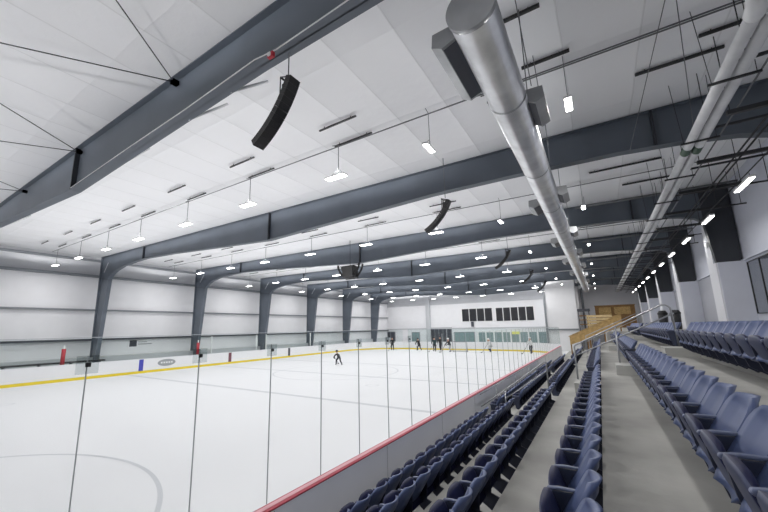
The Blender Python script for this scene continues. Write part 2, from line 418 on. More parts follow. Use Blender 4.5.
# ------------------------------------------------------------------ high-bay lights, their conduits and hangers
def lamp_light(name, loc, sx, sy, power, parent=None, col=(1, .985, .965)):
    l = bpy.data.lights.new(name, 'AREA'); l.shape = 'RECTANGLE'; l.size = sx; l.size_y = sy; l.energy = power; l.color = col
    o = bpy.data.objects.new(name, l); C.objects.link(o); o.location = loc
    if parent is not None: o.parent = parent
    return o
def ceiling_fill(power, parent):
    """point light added above each high bay to brighten the ceiling, spread wide like a batwing"""
    l = bpy.data.lights.new('ceiling_fill', 'POINT'); l.energy = power; l.shadow_soft_size = .06; l.color = (1, .985, .975); l.use_nodes = True
    nt = l.node_tree; em = nt.nodes['Emission']; g = nt.nodes.new('ShaderNodeNewGeometry'); sp = nt.nodes.new('ShaderNodeSeparateXYZ')
    nt.links.new(g.outputs['Incoming'], sp.inputs[0])
    def M(op, a, b_=None):
        n = nt.nodes.new('ShaderNodeMath'); n.operation = op
        for i, v in enumerate((a, b_)):
            if v is None: continue
            if isinstance(v, (int, float)): n.inputs[i].default_value = v
            else: nt.links.new(v, n.inputs[i])
        return n.outputs[0]
    z = M('MULTIPLY', sp.outputs['Z'], UPS)
    f = M('DIVIDE', 1.0, M('POWER', M('MAXIMUM', z, .24), 3.0))
    mask = M('MINIMUM', M('MAXIMUM', M('MULTIPLY', M('SUBTRACT', z, .10), 8.0), 0.0), 1.0)
    nt.links.new(M('MULTIPLY', f, mask), em.inputs['Strength'])
    o = bpy.data.objects.new('ceiling_fill', l); C.objects.link(o); o.location = (0, 0, .16); o.parent = parent
UPS = 1.0
XS = [-33.0, -28.6, -24.4, -20.35, -15.8, -11.3, -6.8, -3.48, -.05]
YR = [8.5*k for k in range(-1, 7)] + [58.3]
ZL = e(4.93)
hb = thing('high_bay_light', 'x', 'light', (0, 0, ZL), 0, 'high bay lights over the rink')
b = NB(); box(b, -.39, .39, -.13, .13, 0, .055); obj('housing', b, WHT, hb, .01)
b = NB(); box(b, -.37, .37, -.11, .11, -.012, -.001); obj('diffuser', b, DIFF, hb)
b = NB(); tube(b, [(.1, 0, .055), (.1, 0, 1.05), (.12, 0, 1.12), (-.15, 0, 1.17)], .013, 6); tube(b, [(-.3, 0, .055), (.1, 0, .3), (.3, 0, .055)], .006, 4); obj('hanger', b, RODM, hb)
ll = lamp_light('lamp', (0, 0, -.03), .7, .28, 1, hb)
LPOW = 105
ll.data.energy = LPOW
ceiling_fill(7.5, hb)  # unseen fill light added to lift the ceiling
ht = tree_of(hb)
ROWN = ['', 'nearest', 'second', 'third', 'fourth', 'fifth', 'sixth', 'farthest']
COLN = ['leftmost', 'second from left', 'third from left', 'fourth from left', 'fifth from left', 'sixth from left', 'seventh from left', 'just left of round duct', 'right beside round duct']
first = True
for ri, y in enumerate(YR):
    for ci, x in enumerate(XS):
        y = 49.3 if (ri, ci) == (7, 7) else YR[ri]
        if ri < 2:
            if ci % 2: continue
            lab = 'high bay light in the %s row out of view, %s' % (['first', 'second'][ri], COLN[ci])
        elif ri == 8 and ci == 7: continue
        else:
            lab = 'high bay light, %s row, %s' % (ROWN[ri-1], COLN[ci])
        rz = PI/2 if ci >= 7 else 0
        if first:
            hb.location = (x, y, ZL); hb.rotation_euler = (0, 0, rz); hb['label'] = lab; first = False
        else: dup(hb, ht, (x, y, ZL), rz, lab, skip=('ceiling_fill',) if ci >= 7 else ()).scale = (.75, .6, 1) if ci >= 7 else (1, 1, 1)
for ri in range(1, len(YR)):
    y = YR[ri]
    lab = 'thin conduit crossing under the roof above the %s row of high bay lights' % (ROWN[ri-1] if ri > 1 else 'unseen')
    if ri < 2: continue
    b = NB(); tube(b, [(-34.2, y, e(6.10)), (-10, y, e(6.02)), (5.2, y, e(5.93))], .018, 6)
    if ri < 5: tube(b, [(-2, y+.14, e(6.02)), (5.2, y+.14, e(5.97))], .018, 6)
    tag(obj('conduit', b, RODM), lab, 'conduit', 'conduits above the light rows')
# short strut bars fixed under the roof near the lights
bars = []
for ri in (2, 3, 4):
    y = YR[ri]
    for ci, x in enumerate(XS[:7]): bars.append((x+.1, x+1.5, y-.95)); bars.append((x-.1, x+1.4, y+.06))
bars += [(1.4, 3.0, 10.0), (2.45, 3.3, 9.3), (-.9, .1, 8.2), (1.6, 3.0, 14.6), (.3, 2.6, 16.0), (1.5, 3.2, 18.3), (-1.6, -.3, 6.6)]
bp_ = None
for i, (x0, x1, y) in enumerate(bars):
    zr = roof((x0+x1)/2)
    side = 'left of' if x1 < -2 else 'beside'
    if i < 42:
        rr = i//14; cc = (i % 14)//2
        lab = 'short dark strut bar %s light %s, %s row' % ('in front of' if i % 2 == 0 else 'above', COLN[cc].replace(' from left', ' from the left'), ROWN[rr+1])
    else:
        lab = ['long black strut under the roof between round duct and white pipes, nearest', 'black strut ending at the white pipes by the top edge', 'black strut passing just right of the round duct at the first bright lamp',
               'black strut under the roof just beyond the second frame, left of pipes', 'long black strut just beyond the second frame, right of the round duct', 'black strut before the third frame, left of the white pipes', 'black strut above the near end of the round duct'][i-42]
    b = NB(); w = .022 if i < 42 else .03
    box(b, x0, x1, y-w, y+w, zr-.10, zr-.10+2*w); 
    for xx in (x0+.2, x1-.2): box(b, xx-.008, xx+.008, y-.008, y+.008, zr-.1, zr-.0)
    tag(obj('strut_bar', b, DARK), lab, 'strut', 'strut bars under the roof')

# ------------------------------------------------------------------ round duct with outlet boxes
dx, dz, dr = -1.03, e(4.36), .335
du = thing('round_duct', 'long round galvanized air duct hanging along the hall right of the rink', 'duct', (dx, 4.25, dz))
L = 48.5
b = NB(); tube(b, [(0, 0.0, 0), (0, L, 0)], dr, 40, cap=True); obj('duct_pipe', b, GALV, du)
b = NB(); tube(b, [(0, -.02, 0), (0, .06, 0)], dr+.012, 40, cap=True); o = obj('end_cap', b, GALVD, du)
k = 0; yy = 2.3
while yy < L:
    b = NB(); tube(b, [(0, yy-.03, 0), (0, yy+.03, 0)], dr+.015, 40, cap=False); obj('duct_band', b, GALVD, du); 
    b = NB(); tube(b, [(dr+.03, yy, 0), (dr+.03, yy, roof(0)-dz)], .010, 6); tube(b, [(-dr-.03, yy, 0), (-dr-.03, yy, roof(0)-dz)], .010, 6); obj('hanger_rod', b, RODM, du)
    yy += 3.6
def outlet(side, y0, ln):
    """short boxed side outlet: a hooded grille box leaning down from the duct flank"""
    b = NB()
    w_ = .35 if side < 0 else .27; prof = [(dr*.80, .17), (dr+w_, .15), (dr+w_+.02, -.08), (dr+w_-.14, -.16), (dr*.92, -.07)]
    prof = [(side*x, z) for x, z in prof]
    prism(b, prof, 'Y', y0, y0+ln)
    o = obj('outlet_box', b, GALVD, du)
    b = NB()
    p, q = Vector((side*(dr+w_-.14), -.16)), Vector((side*dr*.92, -.07)); n = Vector((0, -.006))
    pp = p.lerp(q, .06)+n; qq = p.lerp(q, .96)+n
    v = [b.verts.new((pp.x, y0+.05, pp.y)), b.verts.new((qq.x, y0+.05, qq.y)), b.verts.new((qq.x, y0+ln-.05, qq.y)), b.verts.new((pp.x, y0+ln-.05, pp.y))]
    b.faces.new(v); obj('grille', b, GIRTD, o)
outlet(-1, .3, 1.5)
for k in range(8): outlet(1, 2.55+5.8*k, 1.0)
for k in range(6): outlet(-1, 9.2+6.9*k, 1.1)


# ------------------------------------------------------------------ white pipe pair with trapeze struts
zp = e(4.5)
pp = thing('pipe_pair', 'pair of white insulated pipes running along the hall under the right roof', 'pipes', (2.55, 6.9, zp))
for sx in (-.115, .115):
    b = NB(); tube(b, [(sx, 0, 0), (sx, 54, 0)], .098, 16); obj('pipe', b, PIPE, pp)
    b = NB(); tube(b, [(sx, 0, .0), (sx, -.05, .0), (sx, -.16, .04), (sx, -.22, .14), (sx, -.22, 1.5)], [.118, .125, .125, .12, .10], 16); o = obj('elbow', b, PIPE, pp)
    b = NB(); tube(b, [(sx, 4.7, 0), (sx, 5.1, 0)], .101, 16, cap=False); o = obj('pipe_label', b, LABEL, pp)
k = 0; yy = 1.5
while yy < 53:
    b = NB(); box(b, -.36, .36, yy-.02, yy+.02, -.145, -.105); 
    for sx in (-.3, .3): tube(b, [(sx, yy, -.12), (sx*1.2, yy+.1, roof(2.5)-zp)], .007, 5)
    obj('trapeze_hanger', b, DARK, pp); yy += 2.62
# upper small pipes bundle of dark conduits running beside
for k, (x, z, r, lab) in enumerate(((3.42, 4.22, .022, 'dark conduit along the hall, left one of the pair right of the white pipes'), (3.55, 4.22, .022, 'dark conduit along the hall, right one of the pair right of the white pipes'),
                         (2.92, 4.42, .018, 'thin grey line running tight along the right side of the white pipes'), (3.9, 4.06, .016, 'conduit carrying the strip lights along the right wall'))):
    b = NB(); tube(b, [(x, 4.5, e(z)), (x, 60, e(z))], r, 6); tag(obj('long_conduit', b, DARK if k != 2 else RODM), lab, 'conduit')
k = 0; yy = 6.9
while yy < 58:
    b = NB(); w = .045 if k < 6 else .03
    box(b, 2.7, 4.45, yy-w, yy+w, e(4.27)-w, e(4.27)+w)
    for xx in (2.75, 4.2): box(b, xx-.008, xx+.008, yy-.008, yy+.008, e(4.27), roof(3.5))
    box(b, 2.6, 5.35, yy+1.28, yy+1.33, e(4.55), e(4.6)); 
    for xx in (2.7, 5.2): box(b, xx-.008, xx+.008, yy+1.3, yy+1.31, e(4.6), roof(3.5))
    tag(obj('cross_strut', b, DARK), 'black cross strut under the right roof, %s from the camera' % ORD[k+1], 'strut', 'cross struts carrying the conduits')
    yy += 2.7; k += 1
# long steel joists above the grid (greyish purlins seen there)
for k, y in enumerate([19.2+4.25*i for i in range(9)]):
    if min(abs(y-f) for f in FR) < .6: y += 1.2
    b = NB(); tube(b, [(-.4, y, e(5.6)), (5.3, y, e(5.6))], .03 if k % 2 else .05, 8)
    for xx in (.0, 2.2, 5.0): box(b, xx-.008, xx+.008, y-.008, y+.008, e(5.6), roof(xx))
    tag(obj('cross_pipe', b, RODM), 'grey pipe crossing under the roof from the duct to the wall, %s from camera' % ORD[k+1], 'pipe', 'cross pipes right of the duct')
# thin slanting cables
for k, (p, q) in enumerate([((1.75, 7.2, roof(2)), (1.30, 12.1, e(5.0))), ((1.75, 7.2, roof(2)), (2.45, 10.95, e(4.4))), ((-.62, 5.2, roof(0)), (-.60, 6.7, e(4.5))), ((-.62, 8.0, roof(0)), (-.60, 9.4, e(4.5)))]):
    b = NB(); tube(b, [p, q], .009, 5)
    tag(obj('support_cable', b, RODM), ['slanting cable from the top edge down to the second frame, left of pipes', 'slanting cable from the top edge to the white pipes', 'thin cable down the right side of the near duct end', 'thin cable beside the duct at its first outlet box'][k], 'cable')
# strip lights along the right wall
sl = thing('strip_light', 'x', 'light', (0, 0, 0), 0, 'strip lights along the right wall')
b = NB(); box(b, -.07, .07, -.66, .66, 0, .07); obj('housing', b, WHT, sl, .008)
b = NB(); box(b, -.055, .055, -.65, .65, -.02, -.001); obj('diffuser', b, DIFF2, sl)
b = NB(); 
for yy in (-.5, .5): box(b, -.006, .006, yy-.006, yy+.006, .07, .18)
obj('hanger', b, DARK, sl)
lamp_light('lamp', (0, 0, -.03), .12, 1.2, 13, sl)
st = tree_of(sl); 
for k in range(-3, 11):
    y = 13.85+4.10*k
    lab = 'lit strip light along the right wall, %s' % (('%s from the camera' % ORD[k+1]) if k >= 0 else 'out of frame %s' % ORD[-k])
    if k == -3: sl.location = (3.93, y, e(3.87)); sl['label'] = lab
    else: dup(sl, st, (3.93, y, e(3.87)), 0, lab)

# ------------------------------------------------------------------ curved line-array speakers
def speaker(x, y, z, lab):
    """J-shaped array hanging in the plane across the hall; z is its top"""
    t = thing('line_array_speaker', lab, 'speaker', (x, y, z), 0, 'curved black hanging speakers')
    n = 12; pts = []
    p = Vector((0, 0)); a = math.radians(246)
    for i in range(n+1):
        pts.append((p.copy(), a)); p = p + Vector((math.cos(a), math.sin(a)))*.117; a -= math.radians(3.3)
    b = NB()
    for i in range(n):
        (p0, a0), (p1, a1) = pts[i], pts[i+1]
        n0 = Vector((-math.sin(a0), math.cos(a0))); n1 = Vector((-math.sin(a1), math.cos(a1)))
        d = (p1-p0).normalized()*.0015
        prism(b, [p0+d-n0*.055, p1-d-n1*.055, p1-d+n1*.075, p0+d+n0*.075], 'Y', -.12, .12)
    obj('cabinet', b, SPK, t)
    b = NB()
    tube(b, [(-.24, -.08, .08), (-.24, -.08, -.55)], .012, 6); tube(b, [(-.24, .08, .08), (-.24, .08, -.55)], .02, 6)
    tube(b, [(-.24, -.08, .08), (.04, -.08, -.02)], .012, 6); tube(b, [(-.24, .08, .08), (.04, .08, -.02)], .02, 6)
    tube(b, [(-.24, -.08, -.55), (-.24, .08, -.55)], .012, 6); tube(b, [(-.24, -.08, .08), (-.24, .08, .08)], .02, 6)
    box(b, -.22, -.10, -.06, .06, -.36, -.06)
    obj('rigging_frame', b, DARK, t)
    b = NB(); tube(b, [(-.12, 0, .1), (-.12, 0, roof(x)-z)], .012, 6); obj('hanging_cable', b, RODM, t)
speaker(-4.2, 4.0, e(4.50), 'nearest and largest curved black speaker hanging below the first frame')
speaker(-4.1, 11.6, e(4.5), 'second curved black speaker, hanging before the second frame')
speaker(-4.1, 21.9, e(4.5), 'third curved black speaker from the camera')
speaker(-4.1, 30.6, e(4.4), 'fourth curved black speaker from the camera')
speaker(-4.1, 39.0, e(4.4), 'farthest curved black speaker')
# centre cluster
t = thing('speaker_cluster', 'black speaker cluster hanging over centre ice below the fourth frame', 'speaker', (-14.55, 19.8, e(4.38)))
b = NB()
box(b, -.45, .45, -.35, .35, -.85, .0); obj('cabinet', b, SPK, t, .03)
for s in (-1, 1):
    for q in range(2):
        b = NB(); pts = [(s*(.92-.022*k*k), (-.22+.44*q), .10-.18*k) for k in range(6)]
        for u, v in zip(pts, pts[1:]):
            tube(b, [u, v], .085, 4)
        obj('side_array', b, SPK, t)
b = NB(); tube(b, [(-.9, 0, .05), (.9, 0, .05)], .03, 6); tube(b, [(0, 0, 0), (0, 0, roof(-14.6)-e(4.38))], .02, 6); tube(b, [(-.4, 0, -.92), (.4, 0, -.92)], .04, 6); obj('rigging_frame', b, DARK, t)

# ------------------------------------------------------------------ terraces (concrete)
T = [  # x0, x1, floor
    (-3.75, -2.90, -3.13), (-2.90, -2.18, -2.815), (-2.18, -1.12, -2.33), (-1.12, -.13, -1.83), (-.13, .86, -1.31), (.86, 1.9, -.82), (1.9, 5.4, -.40)]
Y0S, Y1S = -3.0, 30.2
poly = [(-3.75, -.3)]
for x0, x1, z in T: poly += [(x0, e(z)), (x1, e(z))]
poly += [(5.4, -.3)]
b = NB(); prism(b, poly, 'Y', Y0S, Y1S)
struct('floor_terrace', b, CONC)
sbx('floor_concourse', .3, 5.4, Y1S, 64.6, -.3, e(-.55), CONC)
sbx('floor_corner', -3.75, .3, Y1S, 64.6, -.3, .0, CONC)
sbx('floor_near', -3.75, 5.4, -12, Y0S, -.3, 0, CONC)
# stair blocks in the two aisles: half steps between terraces
AIS = [(10.9, 12.1), (20.7, 21.9)]
for ai, (a0, a1) in enumerate(AIS):
    for k in range(len(T)-1):
        zt = e((T[k][2]+T[k+1][2])/2); x1 = T[k][1]; 
        zb = e(T[k][2])
        o = bx('stair_block', x1-.64, x1, a0+.35, a1-.05, zb, zt, CONCL)
        tag(o, 'concrete half step in the %s stair aisle, %s up from the rink' % (('near', 'far')[ai], ORD[k+1]), 'step', 'half steps in the stair aisles')

# ------------------------------------------------------------------ seats
W = .48
def backrest():
    b = NB(); nu, nv = 10, 12; H0, H1 = .36, .825
    def half(v):
        z = H0+(H1-H0)*v
        if v > .72: q = (v-.72)/.28; return .228*math.sqrt(max(0, 1-(q*.86)**2.4))
        if v < .12: return .222*(.80+.20*math.sin(v/.12*PI/2))
        return .228
    def pt(u, v, side):
        w = half(v); y = u*w
        lean = -.285+.295*v**.95
        curve = -.055*u*u*(.5+.5*v)
        x = lean+curve
        if side: # rear shell: raised panel inside a rim
            inner = abs(u) < .74 and .12 < v < .90
            x += .030 + (.018 if inner else 0)
        elif abs(u) < .72 and .12 < v < .88: x += .018
        z = H0+(H1-H0)*v
        if v >= .999: z += .0
        return Vector((x, y+W/2, z))
    G = {}
    for s in (0, 1):
        for i in range(nu+1):
            for j in range(nv+1):
                G[s, i, j] = b.verts.new(pt(-1+2*i/nu, j/nv, s))
    def F(*q):
        f = b.faces.new(q); f.smooth = True
    for s in (0, 1):
        for i in range(nu):
            for j in range(nv): F(G[s, i, j], G[s, i+1, j], G[s, i+1, j+1], G[s, i, j+1])
    for i in range(nu):
        F(G[0, i, 0], G[0, i+1, 0], G[1, i+1, 0], G[1, i, 0]); F(G[0, i, nv], G[0, i+1, nv], G[1, i+1, nv], G[1, i, nv])
    for j in range(nv):
        F(G[0, 0, j], G[0, 0, j+1], G[1, 0, j+1], G[1, 0, j]); F(G[0, nu, j], G[0, nu, j+1], G[1, nu, j+1], G[1, nu, j])
    return b
def pan():
    """the folded-up seat: a thick waterfall pan standing in front of the back"""
    b = NB(); nu = 8
    prof_f = [(-.205, .315), (-.245, .33), (-.280, .41), (-.312, .50), (-.338, .585), (-.350, .635), (-.342, .662)]
    prof_r = [(-.185, .335), (-.210, .37), (-.238, .43), (-.262, .50), (-.285, .585), (-.298, .635), (-.315, .660)]
    G = {}
    for s, pr in ((0, prof_f), (1, prof_r)):
        for i in range(nu+1):
            u = -1+2*i/nu
            for j, (x, z) in enumerate(pr):
                zz = z - (.055*abs(u)**3.5 if j >= 5 else (.04*abs(u)**4 if j == 4 else 0)); xx = x + (.02*abs(u)**3 if s == 0 else .012*(1-u*u))
                G[s, i, j] = b.verts.new((xx, W/2+u*(.212 if j < 5 else .206), zz))
    n = len(prof_f)-1
    def F(*q): f = b.faces.new(q); f.smooth = True
    for s in (0, 1):
        for i in range(nu):
            for j in range(n):
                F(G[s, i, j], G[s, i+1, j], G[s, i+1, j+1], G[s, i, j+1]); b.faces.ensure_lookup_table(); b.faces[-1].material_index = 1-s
    for i in range(nu):
        F(G[0, i, 0], G[0, i+1, 0], G[1, i+1, 0], G[1, i, 0]); F(G[0, i, n], G[0, i+1, n], G[1, i+1, n], G[1, i, n])
    for j in range(n):
        F(G[0, 0, j], G[0, 0, j+1], G[1, 0, j+1], G[1, 0, j]); F(G[0, nu, j], G[0, nu, j+1], G[1, nu, j+1], G[1, nu, j])
    return b
def arm(y=0.0):
    b = NB()
    prof = [(-.345, .602), (-.337, .620), (-.26, .630), (-.12, .630), (-.10, .612), (-.29, .606), (-.325, .588)]
    prism(b, prof, 'Y', y-.018, y+.018); return b
def plate(y=0.0):
    b = NB()
    prof = [(-.325, .60), (-.12, .605), (-.13, .36), (.055, .30), (.055, .12), (-.08, .14), (-.24, .24), (-.295, .42)]
    prism(b, prof, 'Y', y-.014, y+.014)
    box(b, .045, .07, y-.04, y+.04, .08, .34)
    return b
seat0 = thing('stadium_seat', 'x', 'seat', (0, 0, 0), 0, 'navy folding stadium seats')
obj('backrest', backrest(), SHELL, seat0, 0); obj('seat_pan', pan(), [PAN, UNDER], seat0)
obj('armrest', arm(), ARM, seat0, .007); obj('side_plate', plate(), PLATE, seat0, .004)
end_arm = None
stt = tree_of(seat0)
ea = arm(W); bme = bpy.data.meshes.new('armrest_end'); bmesh.ops.recalc_face_normals(ea, faces=ea.faces[:]); ea.to_mesh(bme); ea.free(); bme.materials.append(ARM)
ep = plate(W); bmp = bpy.data.meshes.new('plate_end'); bmesh.ops.recalc_face_normals(ep, faces=ep.faces[:]); ep.to_mesh(bmp); ep.free(); bmp.materials.append(PLATE)
ROWS = [  # back-top x, floor z, first y, phase, name
    (-2.98, -3.13, 3.3, 'front row beside the rink', 27.0), (-2.26, -2.815, 3.0, 'second row up from the rink', 28.2), (-1.19, -2.33, 2.6, 'third row up from the rink', 29.4),
    (-.14, -1.83, 1.9, 'row left of the wide walkway', 29.6), (.79, -1.31, 1.2, 'row right of the wide walkway', 29.6), (1.79, -.82, 4.7, 'highest row by the wall', 29.6)]
n_seats = 0; used = False
for x, z, ys0, rn, yend in ROWS:
    secs = [(AIS[0][0]-.05, -1, int((AIS[0][0]-.05-ys0)/W), 'navy stadium seat, %s before the near stair aisle, %s'),
            (AIS[0][1]+.05, 1, int((AIS[1][0]-AIS[0][1]-.1)/W), 'navy stadium seat, %s beyond the near stair aisle, %s'),
            (AIS[1][1]+.05, 1, int((yend-AIS[1][1]-.05)/W), 'navy stadium seat, %s beyond the far stair aisle, %s')]
    for ya, sg, n, fmt in secs:
        for i in range(n):
            y = ya-(i+1)*W if sg < 0 else ya+i*W
            lab = fmt % (ORD[i+1], rn)
            if not used:
                seat0.location = (x, y, e(z)); seat0['label'] = lab; s_ = seat0; used = True
            else: s_ = dup(seat0, stt, (x, y, e(z)), 0, lab)
            if (sg < 0 and i == 0) or (sg > 0 and i == n-1):
                for nm, me in (('armrest', bme), ('side_plate', bmp)):
                    o = bpy.data.objects.new(nm, me); C.objects.link(o); o.parent = s_
            n_seats += 1
print('seats', n_seats)

# ------------------------------------------------------------------ handrails of the near aisle
yr = 12.14
def rail(name, pts, r=.024, parent=None):
    b = NB(); tube(b, pts, r, 10); return obj(name, b, RAIL, parent)
def bend(p, q, s, r=.16):
    """corner q rounded between p-q-s"""
    p, q, s = Vector(p), Vector(q), Vector(s); a = q+(p-q).normalized()*r; c = q+(s-q).normalized()*r
    return [a] + [(a*(1-t)**2 + q*2*t*(1-t) + c*t*t) for t in (.25, .5, .75)] + [c]
t = thing('handrail', 'long upper steel handrail crossing the stair aisle up to the top row', 'handrail', (0, yr, 0))
p = (-.72, 0, e(-.62)); q = (1.42, 0, e(.47)); s = (1.66, 0, e(.40)); f = (1.66, 0, e(-.60))
rail('top_rail', [(-.72, 0, e(-1.82)), ] + bend((-.72, 0, e(-1.5)), p, q, .05) + bend(p, (1.52, 0, e(.52)), (1.66, 0, e(.3)), .16) + [(1.66, 0, e(-.60))], .024, t)
rail('lower_rail', [(-.72, 0, e(-.92)), (1.66, 0, e(.24))], .02, t)
rail('post', [(.34, 0, e(-1.31)), (.34, 0, e(-.10))], .022, t)
t = thing('handrail', 'lower steel handrail in the stair aisle between the front rows', 'handrail', (0, yr, 0))
rail('top_rail', [(-1.52, 0, e(-1.95))] + bend((-1.52, 0, e(-1.8)), (-1.52, 0, e(-1.08)), (-2.9, 0, e(-2.08)), .12) + [(-2.82, 0, e(-2.06)), (-3.6, 0, e(-2.62))], .022, t)
rail('lower_rail', [(-1.52, 0, e(-1.38)), (-2.8, 0, e(-2.30))], .018, t)
rail('post', [(-2.80, 0, e(-2.75)), (-2.80, 0, e(-2.06))], .02, t)
t = thing('guard_rail', 'thin steel guard rail running along the front row beside the boards', 'guard rail', (-3.62, 0, 0))
rail('top_rail', [(0, 12.2, e(-2.25)), (0, 29.8, e(-2.25))], .018, t)
for k in range(5): rail('post', [(0, 14.3+3.6*k, e(-3.13)), (0, 14.3+3.6*k, e(-2.25))], .014, t)
yr2 = 21.95
t = thing('handrail', 'small distant steel handrail in the far stair aisle', 'handrail', (0, yr2, 0))
rail('top_rail', [(-.72, 0, e(-1.60)), (-.72, 0, e(-.62)), (1.6, 0, e(.5)), (1.66, 0, e(-.6))], .02, t)
rail('lower_rail', [(-.72, 0, e(-.92)), (1.66, 0, e(.24))], .016, t)

# ------------------------------------------------------------------ right wall: boxed columns, windows, recesses
for k in range(0, 7):
    y = FR[k]
    b = NB(); box(b, 4.52, 5.4, y-.28, y+.9, e(-.45), e(2.50)); 
    struct('wall_right_box_%d' % (k+1), b, WALLG)
    b = NB(); box(b, 4.47, 4.52, y-.22, y+1.0, e(-.45), e(2.50)); box(b, 4.47, 5.4, y+.12, y+1.0, e(2.50), roof(5)); struct('trim_%d' % (20+k), b, PILW)  # pale rink side, grey camera side: light and shade put into the colours
    if k > 1:
        b = NB(); box(b, 5.36, 5.4, y+1.0, y+8.2, e(-.45), e(2.45)); struct('wall_right_recess_%d' % k, b, WALLD)  # flat sheet, its darker colour stands for the shaded depth of a recess
def window(n, y0, y1, z0, z1, mull):
    b = NB(); w = .035
    X0, X1 = 5.30, 5.36
    box(b, X0, X1, y0, y1, z1-w, z1); box(b, X0, X1, y0, y1, z0, z0+w)
    for yy in [y0, y1-w] + [m-w/2 for m in mull]: box(b, X0, X1, yy, yy+w, z0, z1)
    o = struct('window_%d' % n, b, WFR)
    b = NB(); box(b, 5.32, 5.33, y0+w, y1-w, z0+w, z1-w); obj('pane', b, GLW, o)
    b = NB(); box(b, 5.35, 5.358, y0+w, y1-w, z0+w, z1-w); obj('room_behind', b, WALLG, o)
    return o
window(1, 13.2, 20.15, e(.28), e(2.38), [15, 16.8, 18.9])
window(2, 32.0, 35.2, e(.3), e(2.2), [33.6])
sbx('trim_30', 5.30, 5.40, -8, 60, e(2.50), e(2.56), WALLG)
# small white wall lamp on the first pilaster
o = bx('wall_box', 4.40, 4.49, 21.0, 21.25, e(3.3), e(3.5), WHT, None, .01); tag(o, 'small white box fixed on the first dark column by the wall', 'fixture')
# concourse floor edge and black bins
for k, (x, y, lab) in enumerate(((3.25, 27.6, 'left black waste bin standing behind the top seats'), (3.75, 26.9, 'right black waste bin standing behind the top seats'))):
    t = thing('waste_bin', lab, 'bin', (x, y, e(-.40)), 0, 'black bins on the concourse')
    b = NB(); tube(b, [(0, 0, 0), (0, 0, .9)], [.20, .24], 16); obj('bin_body', b, DARK, t)
    b = NB(); tube(b, [(0, 0, .9), (0, 0, .95), (0, 0, 1.12)], [.26, .26, .16], 16); obj('lid', b, SPK, t)

# ------------------------------------------------------------------ wooden structures at the far end
def zof(x): return e(-.87+(x+1.98)*.469)
t = thing('wooden_stair_wall', 'sloping raw plywood wall closing the far end of the seats', 'wooden wall', (0, 30.6, 0))
b = NB(); prism(b, [(-2.05, zof(-2.05)-.62), (-2.05, zof(-2.05)), (1.3, zof(1.3)), (1.3, zof(1.3)-.9)], 'Y', 0, .12); obj('wall_sheet', b, WOOD, t)
b = NB(); strip(b, [(-2.1, zof(-2.1)+.005), (1.3, zof(1.3)+.005)], .05, 0, -.04, .18); obj('top_board', b, WOOD, t)
b = NB()
for x in (-2.0, -.9, .2, 1.2): box(b, x-.04, x+.04, .12, .2, .0, zof(x)-.05)
obj('support_post', b, WOODD, t)
t = thing('wooden_partition', 'low tan plywood partition behind the sloping wooden wall', 'partition', (0, 44, 0))
for k in range(4):
    bx('board', -1.15, 1.1, k*.02, .12+k*.02, e(.92-.30*(k+1))+.05, e(.92-.30*k), WOODL, t)
bx('support_post', -1.15, -1.0, .13, .3, 0, e(.9), WOODD, t); bx('support_post', .9, 1.05, .13, .3, e(-.55), e(.9), WOODD, t)
t = thing('plywood_booths', 'row of dark and orange plywood openings at the far back wall', 'booth', (0, 58, 0))
bx('back_sheet', -.4, 4.1, .1, .3, e(-.55), e(2.45), WOODD, t)
for x0, x1 in ((0.05, 1.45), (1.8, 3.6)): bx('plywood_panel', x0, x1, .04, .1, e(1.25), e(2.2), WOOD, t)
bx('top_board', -.45, 4.15, 0, .3, e(2.4), e(2.5), WOODD, t)
t = thing('press_booth', 'small dark booth with shelves against the white end wall', 'booth', (-1.62, 50.5, 0))
bx('roof_board', -.6, .75, -.1, 1.2, e(1.55), e(1.85), CHAR, t)
for x in (-.5, .0, .6): bx('post', x-.05, x+.05, 0, .1, 0, e(1.55), CHAR, t)
for z in (-.1, .45, .95): bx('shelf', -.5, .6, 0, .9, e(z), e(z)+.12, WOODD, t)
o = bx('steel_post', -1.75, -1.45, 51.9, 52.2, e(1.86), roof(-1.6)-.02, STEELD); tag(o, 'dark steel post rising from the small booth to the roof', 'post')
o['label'] = 'dark steel post rising above the small booth to the roof'
bx('post_foot', -1.7, -1.5, 51.95, 52.15, 0, e(1.86), STEELD, o)

# ------------------------------------------------------------------ end wall windows and doors
def panes(n, x0, x1, z0, z1, k, m, frame=WHT, gap=.14, name='window'):
    q = YW/57.0; x0 *= q; x1 *= q; z0 = e((z0-ZC)*q) if z0 > .01 else 0; z1 = e((z1-ZC)*q)
    b = NB(); box(b, x0-.1, x1+.1, YW-.05, YW-.01, z0-.1, z1+.1)
    o = struct('%s_%d' % (name, n), b, frame); w = (x1-x0)/k
    b = NB()
    for i in range(k): box(b, x0+i*w+gap/2, x0+(i+1)*w-gap/2, YW-.09, YW-.05, z0, z1)
    obj('pane', b, m, o); return o
panes(4, -19.05, -14.1, e(.78), e(2.78), 4, WDARK)
panes(5, -13.6, -8.05, e(.72), e(2.74), 5, WDARK)
panes(1, -24.7, -21.0, 0, e(-.25), 5, CHAR, GIRT, .12, 'door')
panes(2, -33.6, -31.8, 0, e(-.85), 2, CHAR, GIRT, .15, 'door')
panes(3, -28.3, -26.9, 0, e(-.95), 2, TEAL, GIRT, .1, 'door')
panes(6, -20.5, -17.2, .6, e(-1.0), 4, TEAL, GIRT, .1)
panes(7, -16.6, -6.6, .6, e(-1.0), 8, TEAL, WHT, .25)
t = tag(bx('wall_clock', -18.95, -18.5, YW-.2, YW-.05, e(-.1), e(.79), CHAR), 'small dark device hanging on the end wall below the dark windows', 'device')
